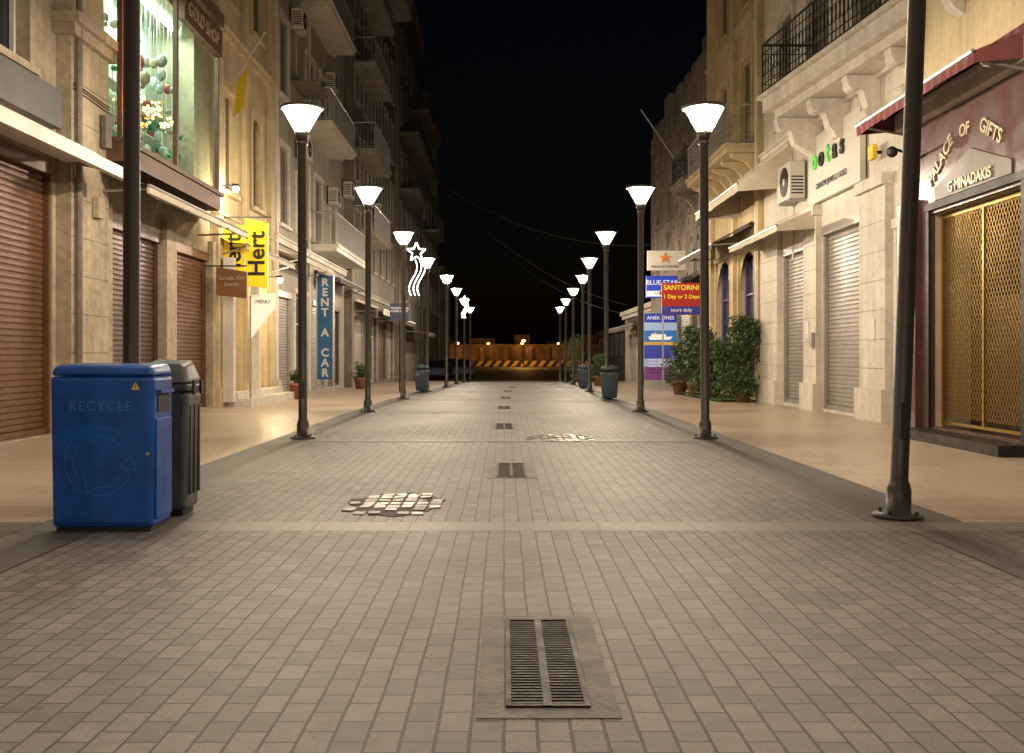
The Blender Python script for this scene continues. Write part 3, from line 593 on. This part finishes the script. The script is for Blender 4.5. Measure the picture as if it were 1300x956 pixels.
A,bx=building('low_kiosk_building',1,7.1,46.02,60,3.6,GREYST,[(47,50,-.3,2.5,'shutter',GREYSH),(51,54,-.3,2.5,'glass'),(55,58,-.3,2.5,'shutter',GREYSH)],trim=GREYST); awning(A,1,7.1,47,58,3.1,2.6,1.2,AWD,.2); A.done()
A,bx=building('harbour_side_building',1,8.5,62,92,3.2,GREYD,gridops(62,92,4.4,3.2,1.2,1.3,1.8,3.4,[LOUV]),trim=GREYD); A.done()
# signs right
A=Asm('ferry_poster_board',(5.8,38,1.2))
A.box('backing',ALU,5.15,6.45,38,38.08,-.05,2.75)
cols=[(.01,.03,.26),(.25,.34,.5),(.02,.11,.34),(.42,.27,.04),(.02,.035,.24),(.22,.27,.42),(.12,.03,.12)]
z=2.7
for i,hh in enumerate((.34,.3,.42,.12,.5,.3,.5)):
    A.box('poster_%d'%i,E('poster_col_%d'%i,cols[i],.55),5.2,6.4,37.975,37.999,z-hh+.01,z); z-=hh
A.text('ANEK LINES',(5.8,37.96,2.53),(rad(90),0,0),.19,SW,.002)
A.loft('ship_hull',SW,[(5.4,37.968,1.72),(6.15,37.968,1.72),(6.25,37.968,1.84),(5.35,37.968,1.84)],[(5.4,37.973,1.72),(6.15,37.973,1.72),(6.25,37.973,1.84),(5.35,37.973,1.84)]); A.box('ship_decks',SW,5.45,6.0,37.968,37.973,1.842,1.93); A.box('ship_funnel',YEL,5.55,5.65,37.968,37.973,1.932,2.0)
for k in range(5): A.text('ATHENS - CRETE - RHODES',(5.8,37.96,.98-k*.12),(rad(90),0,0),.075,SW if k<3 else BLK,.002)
A.done()
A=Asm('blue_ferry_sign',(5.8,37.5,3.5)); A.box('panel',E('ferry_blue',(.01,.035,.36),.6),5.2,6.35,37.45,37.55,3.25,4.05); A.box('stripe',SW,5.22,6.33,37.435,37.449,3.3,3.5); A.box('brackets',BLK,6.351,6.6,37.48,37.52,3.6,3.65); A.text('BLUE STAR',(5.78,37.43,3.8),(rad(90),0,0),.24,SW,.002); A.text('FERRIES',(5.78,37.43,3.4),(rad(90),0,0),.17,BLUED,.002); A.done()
A=Asm('palace_travel_sign',(5.7,35,4.4)); A.box('panel',M('sign_cream',(.6,.57,.5),.5,amt=.1,bmp=0),4.9,6.2,35,35.1,4.05,4.72); A.text('PALACE TRAVEL',(5.5,34.99,4.17),(rad(90),0,0),.13,BLK,.002)
st=[(5.5+.22*(1 if k%2==0 else .4)*math.cos(math.pi*k/5+.3),4.47+.2*(1 if k%2==0 else .4)*math.sin(math.pi*k/5+.3)) for k in range(10)]
A.py('star_logo',M('orange_logo',(.7,.2,.03),.4,bmp=0),st,34.985,34.999); A.box('bracket',BLK,6.201,6.6,35.03,35.07,4.4,4.45); A.done()
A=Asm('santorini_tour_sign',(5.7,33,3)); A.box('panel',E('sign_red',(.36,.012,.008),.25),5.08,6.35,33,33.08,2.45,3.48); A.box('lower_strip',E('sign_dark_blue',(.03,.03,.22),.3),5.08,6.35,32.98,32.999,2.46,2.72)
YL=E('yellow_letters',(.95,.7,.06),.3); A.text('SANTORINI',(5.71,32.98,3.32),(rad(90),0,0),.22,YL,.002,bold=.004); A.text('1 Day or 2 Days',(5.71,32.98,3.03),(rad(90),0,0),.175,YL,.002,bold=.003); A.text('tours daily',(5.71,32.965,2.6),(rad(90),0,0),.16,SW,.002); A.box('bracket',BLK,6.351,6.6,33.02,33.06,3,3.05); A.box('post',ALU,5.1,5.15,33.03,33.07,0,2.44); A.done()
A=Asm('hotel_direction_sign',(-4,34.5,3)); A.box('panel',M('navy',(.02,.03,.1),.5),-3.85,-3.2,34.5,34.56,2.3,2.9); A.text('TRADITIONAL\nFOOD & ART',(-3.52,34.49,2.68),(rad(90),0,0),.1,SW,.002); A.cyl('post',BLK,(-3.52,34.58,-.1),(-3.52,34.58,2.9),.03); A.done()

# ---------------------------------------------------------------- lamps
gm,n,bb=nt('lamp_glass'); n.nodes.remove(bb); gm.cycles.emission_sampling='NONE'
em=n.nodes.new('ShaderNodeEmission')
tcg=n.nodes.new('ShaderNodeTexCoord'); sg=n.nodes.new('ShaderNodeSeparateXYZ'); n.links.new(tcg.outputs['Object'],sg.inputs[0])
mr=n.nodes.new('ShaderNodeMapRange'); mr.inputs['From Min'].default_value=4.16; mr.inputs['From Max'].default_value=4.48; mr.inputs['To Min'].default_value=7; mr.inputs['To Max'].default_value=2.4; n.links.new(sg.outputs[2],mr.inputs['Value']); n.links.new(mr.outputs[0],em.inputs[1])
em.inputs[0].default_value=(1,.86,.66,1)
tr=n.nodes.new('ShaderNodeBsdfTransparent'); mx=n.nodes.new('ShaderNodeMixShader'); mx.inputs[0].default_value=.5
n.links.new(tr.outputs[0],mx.inputs[1]); n.links.new(em.outputs[0],mx.inputs[2]); n.links.new(mx.outputs[0],n.nodes['Material Output'].inputs[0])
BULB=E('bulb',(1,.93,.8),40)
REFL=M('lamp_reflector',(.8,.78,.74),.5,bmp=0,amt=.02)
def lampmesh():
    T=Asm('tmp')
    T.lathe('pole',POST,(0,0,0),[(.17,.0),(.17,.018),(.16,.028),(.085,.03),(.083,.2),(.07,.24),(.06,.26),(.06,3.98),(.075,3.99),(.075,4.03),(.06,4.04)],20)
    for k in range(4):
        a=math.pi/4+k*math.pi/2; T.cyl('anchor_bolts',IRON,(.13*math.cos(a),.13*math.sin(a),.02),(.13*math.cos(a),.13*math.sin(a),.055),.012,seg=6)
    T.box('hatch',POST,-.03,.03,-.066,-.0575,.55,.8)
    T.lathe('head_cup',POST,(0,0,0),[(.06,4.03),(.095,4.1),(.10,4.16),(.095,4.161)],20)
    T.lathe('head_cap',POST,(0,0,0),[(.275,4.477),(.30,4.479),(.30,4.505),(.2,4.53),(.0001,4.55)],28)
    T.lathe('reflector',REFL,(0,0,0),[(.268,4.468),(.268,4.474)],28)
    for k in range(4):
        a=math.pi/4+k*math.pi/2; T.cyl('ribs',POST,(.095*math.cos(a),.095*math.sin(a),4.15),(.28*math.cos(a),.28*math.sin(a),4.48),.006,seg=4)
    b=T.bm('glass',gm); seg=28
    A_=[b.verts.new((.093*math.cos(2*math.pi*i/seg),.093*math.sin(2*math.pi*i/seg),4.165)) for i in range(seg)]
    B_=[b.verts.new((.27*math.cos(2*math.pi*i/seg),.27*math.sin(2*math.pi*i/seg),4.474)) for i in range(seg)]
    for i in range(seg): b.faces.new((A_[i],A_[(i+1)%seg],B_[(i+1)%seg],B_[i])).smooth=True
    T.lathe('bulb',BULB,(0,0,0),[(.02,4.17),(.045,4.2),(.045,4.3),(.02,4.33)],12)
    out={}
    for k,(bm_,m) in T.p.items():
        me=bpy.data.meshes.new(k); bm_.to_mesh(me); bm_.free(); me.materials.append(m); out[k]=me
    bpy.data.objects.remove(T.e); return out
LM=lampmesh(); PW=1020
def lamp(x,y,tilt=0,pw=1.0):
    e=link(bpy.data.objects.new('street_lamp',None)); e.location=(x,y,gz(y)); e.rotation_euler=(R.uniform(-.004,.004),rad(tilt)+R.uniform(-.004,.004),R.uniform(0,1.5))
    if tilt: e.rotation_euler[2]=0
    for k,me in LM.items():
        o=link(bpy.data.objects.new(k,me)); o.parent=e
    l=bpy.data.lights.new('lamp_light','POINT'); l.energy=PW*pw*R.uniform(.85,1.15); l.color=(1,.815+R.uniform(-.02,.02),.61); l.shadow_soft_size=.06
    o=link(bpy.data.objects.new('lamp_light',l)); o.parent=e; o.location=(0,0,4.39)
ys=[.3,7.1,13.9,20.5,27.5,34.4,41,48,55,62]
for y in ys: 
    lamp(-2.73+cx(y),7.5 if y==7.1 else y,0,.6 if y<1 else 1)
    lamp(2.73+cx(y),y,2.2 if y==7.1 else 0,.6 if y<1 else 1)
lamp(-2.73,-6.5,0,.8); lamp(2.73,-6.5,0,.8)

def star_deco(x,y,z,s=1):
    A=Asm('star_light_decoration',(x,y,z))
    def tube(pts,r=.02):
        for a,b in zip(pts,pts[1:]): A.cyl('tube',STAR,a,b,r*s,seg=5)
    p=[(x+s*.27*(1 if k%2==0 else .45)*math.sin(math.pi*k/5),y,z+s*.27*(1 if k%2==0 else .45)*math.cos(math.pi*k/5)) for k in range(11)]; tube(p)
    for off in (-.07,.05,.16):
        tube([(x+s*(off+.10*math.sin(t*5.5+.4)-.05*t),y,z-s*.22-s*t*1.0) for t in [i/10 for i in range(11)]],.015)
    A.cyl('bracket',BLK,(x,y+.03,z-.9*s),(x-.42*s,y+.03,z-.9*s),.02,seg=5); A.done()
star_deco(-2.35,27.45,3.9,.95); star_deco(-1.85,48,3.75,.7)

# ---------------------------------------------------------------- bins
A=Asm('recycling_bin',(-2.55,6.7,0))
x0,x1,y0,y1=-2.885,-2.225,6.5,6.88
A.loft('body',BLUE,[(x0+.01,y0+.01,.03),(x1-.01,y0+.01,.03),(x1-.01,y1,.03),(x0+.01,y1,.03)],[(x0,y0,.99),(x1,y0,.99),(x1,y1,.99),(x0,y1,.99)])
A.loft('lid',BLUE,[(x0-.004,y0-.004,.993),(x1+.004,y0-.004,.993),(x1+.004,y1+.01,.993),(x0-.004,y1+.01,.993)],[(x0+.02,y0+.02,1.06),(x1-.02,y0+.02,1.06),(x1-.02,y1-.02,1.075),(x0+.02,y1-.02,1.075)])
A.box('base',BLK,x0+.03,x1-.03,y0+.03,y1-.03,.0,.03)
A.box('front_door',BLUE,x0+.03,x1-.03,y0-.006,y0+.004,.06,.965)
A.box('slot_side',BLK,x1+.0005,x1+.004,y0+.08,y1-.08,.76,.88); A.box('slot_hood',BLUE,x1+.0005,x1+.03,y0+.06,y1-.06,.882,.905)
A.box('side_panel',BLUE,x1-.006,x1+.007,y0+.04,y1-.04,.08,.72)
A.text('RECYCLE',(-2.56,y0-.008,.80),(rad(90),0,0),.088,BLUED,.002,sp=1.15)
cxx,czz,rr_=-2.57,.45,.19
for s0 in (20,140,260):
    for w in (-.026,.026):
        q=[(cxx+(rr_+w)*math.cos(rad(s0+t)),y0-.0065,czz+(rr_+w)*math.sin(rad(s0+t))) for t in range(0,88,8)]
        for a,b in zip(q,q[1:]): A.cyl('recycle_arrows',BLUED,a,b,.0028,seg=4)
    t=rad(s0+86); c=Vector((cxx+rr_*math.cos(t),y0-.0065,czz+rr_*math.sin(t))); rd=Vector((math.cos(t),0,math.sin(t))); tg=Vector((-math.sin(t),0,math.cos(t)))
    tri=[c+rd*.055,c+tg*.09,c-rd*.055,c+rd*.055]
    for a,b in zip(tri,tri[1:]): A.cyl('recycle_arrows',BLUED,a,b,.0028,seg=4)
A.py('warning_sticker',YEL,[(-2.365,.905),(-2.31,.905),(-2.337,.955)],y0-.009,y0-.0063); A.box('warning_mark',BLK,-2.340,-2.335,y0-.0105,y0-.0093,.915,.937)
A.cyl('lock',ALU,(-2.26,y0-.012,.5),(-2.26,y0-.0,.5),.012)
A.done({'body':.025,'lid':.03,'front_door':.005,'side_panel':.006})
A=Asm('litter_bin',(-2.35,7.3,0))
x0,x1,y0,y1=-2.58,-2.2,7.12,7.46
A.loft('body',GREYP,[(x0+.02,y0+.02,.04),(x1-.02,y0+.02,.04),(x1-.02,y1-.02,.04),(x0+.02,y1-.02,.04)],[(x0,y0,.87),(x1,y0,.87),(x1,y1,.87),(x0,y1,.87)])
A.box('rim',GREYP,x0-.012,x1+.012,y0-.012,y1+.012,.875,.92)
A.loft('lid',GREYP,[(x0-.01,y0-.01,.925),(x1+.01,y0-.01,.925),(x1+.01,y1+.01,.925),(x0-.01,y1+.01,.925)],[(x0+.05,y0+.06,1.06),(x1-.05,y0+.06,1.06),(x1-.05,y1-.05,1.10),(x0+.05,y1-.05,1.10)])
for k in range(3): A.box('side_ribs',GREYP,x1-.014,x1+.004,y0+.06+k*.1,y0+.08+k*.1,.15,.78)
A.box('base',BLK,x0+.05,x1-.05,y0+.05,y1-.05,0,.04); A.box('hinges',BLK,x1+.012,x1+.028,y0+.06,y0+.11,.85,.95); A.box('hinges',BLK,x1+.012,x1+.028,y1-.11,y1-.06,.85,.95)
A.done({'body':.035,'rim':.012,'lid':.04})
def pbin(x,y,m=None):
    z=gz(y); A=Asm('litter_bin',(x,y,z)); m=m or M('bluegrey',(.05,.075,.10),.5)
    A.lathe('body',m,(x,y,z),[(.18,.06),(.2,.08),(.24,.66),(.25,.68),(.25,.72),(.2,.73)],18); A.lathe('lid',m,(x,y,z),[(.22,.8),(.25,.81),(.2,.88),(.05,.92)],18)
    for a in (0,2.1,4.2): A.cyl('lid_posts',BLK,(x+.2*math.cos(a),y+.2*math.sin(a),z+.7),(x+.2*math.cos(a),y+.2*math.sin(a),z+.82),.012)
    A.lathe('foot',BLK,(x,y,z),[(.2,0),(.2,.02),(.06,.03),(.06,.08)],14); A.done()
pbin(2.78,27.0); pbin(2.75+cx(40),40.2); pbin(-2.9+.2,33.6); pbin(3.15+cx(47),47)

# ---------------------------------------------------------------- plants
def shrub(x,y,h,r,pot=True,n=1500,name='potted_shrub'):
    z=gz(y); A=Asm(name,(x,y,z))
    if pot: A.lathe('pot',TERRA,(x,y,z),[(.17,0),(.24,.36),(.27,.37),(.27,.43),(.22,.42)],16)
    b=A.bm('foliage',LEAF)
    cl=[]
    for k in range(24):
        t=R.uniform(0,6.28); rr2=r*R.uniform(.1,.8); zz=R.uniform(.3,h-.15); c=Vector((x+rr2*math.cos(t)*(1-.25*zz/h),y+rr2*math.sin(t),z+zz)); cl.append((c,R.uniform(.13,.26)*r/.5))
        A.cyl('stems',BARK,(x+R.uniform(-.04,.04),y,z+.3),c,.018,.006,seg=5)
    for k in range(n):
        c,s=R.choice(cl); d=Vector((R.gauss(0,1),R.gauss(0,1),R.gauss(0,1))); d=d.normalized()*s*(R.random()**.4)
        p=c+d; u=Vector((R.gauss(0,1),R.gauss(0,1),R.gauss(0,1)+.3)).normalized(); v=u.orthogonal().normalized(); w=u.cross(v); L=R.uniform(.035,.075)
        b.faces.new([b.verts.new(q) for q in (p-v*L,p+w*L*.4,p+v*L,p-w*L*.4)])
    A.done()
shrub(5.95,25.6,2.1,.8,n=4800); shrub(5.6,27.6,1.5,.7,n=3000); shrub(5.5,29.4,2.1,.8,n=4000); shrub(5.4,31.5,1.6,.6); shrub(3.6+cx(44),44,1.4,.5); shrub(3.4+cx(58),58,2.6,.9); shrub(-5.4,38.5,1.1,.4,n=700); shrub(-5.6,27.8,.9,.3,n=500)
A=Asm('green_mat',(5.8,27.5,0)); A.box('turf',M('turf',(.04,.12,.03),.95,bmp=1,bscale=90),5.35,6.3,25.7,31.4,.002,.02); A.done()

# ---------------------------------------------------------------- cars, harbour
def car(x,y,ang,col):
    z=gz(y); A=Asm('parked_car',(x,y,z)); T=Matrix.Translation((x,y,z))@Matrix.Rotation(ang,4,'Z')
    P=M('car_paint',col,.25,.3,bmp=0,amt=.05)
    body=[(-2.05,.3),(-2.1,.6),(-2.0,.85),(-1.2,.93),(1.2,.95),(1.95,.9),(2.1,.65),(2.08,.3)]
    def lf(part,m,prof,w0,w1):
        A.loft(part,m,[T@Vector((-w0,p,q)) for p,q in prof],[T@Vector((w1,p,q)) for p,q in prof])
    lf('body',P,body,.85,.85)
    cab=[(-1.35,.94),(-.85,1.4),(.75,1.44),(1.7,.95)]
    A.loft('windows',GLASS,[T@Vector((-.78,p,.951)) if i in(0,3) else T@Vector((-.62,p,q)) for i,(p,q) in enumerate(cab)],[T@Vector((.78,p,.951)) if i in(0,3) else T@Vector((.62,p,q)) for i,(p,q) in enumerate(cab)])
    lf('roof',P,[(-.85,1.41),(-.8,1.46),(.7,1.49),(.8,1.45)],.63,.63)
    for sx in (-.8,.8):
        for yy in (-1.3,1.3):
            A.cyl('wheels',BLK,T@Vector((sx-.1,yy,.32)),T@Vector((sx+.1,yy,.32)),.32,seg=18); A.cyl('hubs',ALU,T@Vector((sx-.11,yy,.32)),T@Vector((sx+.11,yy,.32)),.17,seg=10)
    for sx in (-.65,.65):
        for yy,m in ((-2.1,M('tail_lamp',(.4,.02,.02),.3,bmp=0)),(2.1,ALU)): 
            c=T@Vector((sx,yy,.7)); A.ball('lamps_'+m.name,m,c,.1)
    A.done({'body':.08,'windows':.03})
car(-3.6,84,.15,(.16,.16,.17)); car(-4.9,92,.9,(.4,.4,.42)); car(-5.2,78,.1,(.08,.1,.16)); car(-7.6,118,1.57,(.4,.4,.4))
A=Asm('striped_barrier',(3,138,0)); zb=gz(138)
for k in range(30):
    xa=-4.5+k*.6; A.loft('stripes_yellow' if k%2 else 'stripes_black',YEL if k%2 else BLK,[(xa,138,zb),(xa+.599,138,zb),(xa+.599,138.3,zb),(xa,138.3,zb)],[(xa+.6,138,zb+.75),(xa+1.199,138,zb+.75),(xa+1.199,138.3,zb+.75),(xa+.6,138.3,zb+.75)])
A.done()
A=Asm('harbour_wall',(0,172,0)); HW=M('harbour_stone',(.15,.085,.045),.9,amt=.8,scale=.3,bmp=1,bscale=1.5,streak=.6,grime=.5)
A.box('wall',HW,-60,60,172,176,-.3,2.7); A.box('parapet',HW,-60,60,171.8,172.6,2.71,3.1)
for k in range(22): A.box('buttresses',HW,-44+k*4,-43.3+k*4,171.3,171.99,-.3,2.6)
for k in range(5):
    xa=-14+k*7+R.uniform(-2,2); A.box('upper_bastions',HW,xa,xa+R.uniform(2,5),177,182,-.3,R.uniform(3.6,5.2))
A.done()
SOD=E('sodium_glass',(1,.42,.05),26)
for x,y,en in ((-7.5,164,1100),(-2.6,168,380),(3.0,168.5,420),(9.0,168,500),(-16,163,1000),(2.5,130,1300),(22,163,1000)):
    z=gz(y); A=Asm('harbour_lamp',(x,y,z)); A.cyl('post',BLK,(x,y,z),(x,y,z+3.4),.08,.05); A.cyl('arm',BLK,(x,y,z+3.4),(x,y+.9,z+3.55),.04); A.ball('lantern',SOD,(x,y+.9,z+3.4),.24,2,.6)
    l=bpy.data.lights.new('sodium_light','POINT'); l.energy=en; l.color=(1,.48,.11); l.shadow_soft_size=.3
    o=link(bpy.data.objects.new('sodium_light',l)); o.parent=A.e; o.location=(0,.9,3.1); A.done()

# ---------------------------------------------------------------- cables
def cable(a,b,sag,r=.005):
    cu=bpy.data.curves.new('overhead_cable','CURVE'); cu.dimensions='3D'; cu.bevel_depth=r; sp=cu.splines.new('POLY'); N=24; sp.points.add(N)
    a=Vector(a); b=Vector(b)
    for i in range(N+1):
        t=i/N; p=a.lerp(b,t); p.z-=sag*4*t*(1-t); sp.points[i].co=(*p,1)
    cu.materials.append(CAB); link(bpy.data.objects.new('overhead_cable',cu))
cable((-6.0,60,13.5),(7.0,58,4),1.6,.012); cable((-6,48,11.5),(6.6,45,6),1.5,.01); cable((-5.8,72,15),(7,60,3.6),2,.014)

# ---------------------------------------------------------------- world + camera
w=bpy.data.worlds.new('World'); sc.world=w; w.use_nodes=True; n=w.node_tree
sky=n.nodes.new('ShaderNodeTexSky'); sky.sky_type='NISHITA'; sky.sun_disc=False; sky.sun_elevation=rad(1); sky.sun_rotation=rad(200)
mxw=n.nodes.new('ShaderNodeMix'); mxw.data_type='RGBA'; mxw.blend_type='MULTIPLY'; mxw.inputs[0].default_value=1; mxw.inputs[7].default_value=(.6,.62,1,1)
n.links.new(sky.outputs[0],mxw.inputs[6]); bg=n.nodes['Background']; n.links.new(mxw.outputs[2],bg.inputs[0]); bg.inputs[1].default_value=.0022
cam=bpy.data.cameras.new('camera'); co=link(bpy.data.objects.new('camera',cam)); co.location=(0,0,1.12); co.rotation_euler=(rad(90),0,0)
cam.sensor_width=36; cam.lens=36; cam.shift_x=10/1300; cam.shift_y=-26/1300; cam.clip_end=6000; cam.clip_start=.05
sc.camera=co
sc.view_settings.view_transform='Standard'; sc.view_settings.look='None'; sc.view_settings.exposure=0
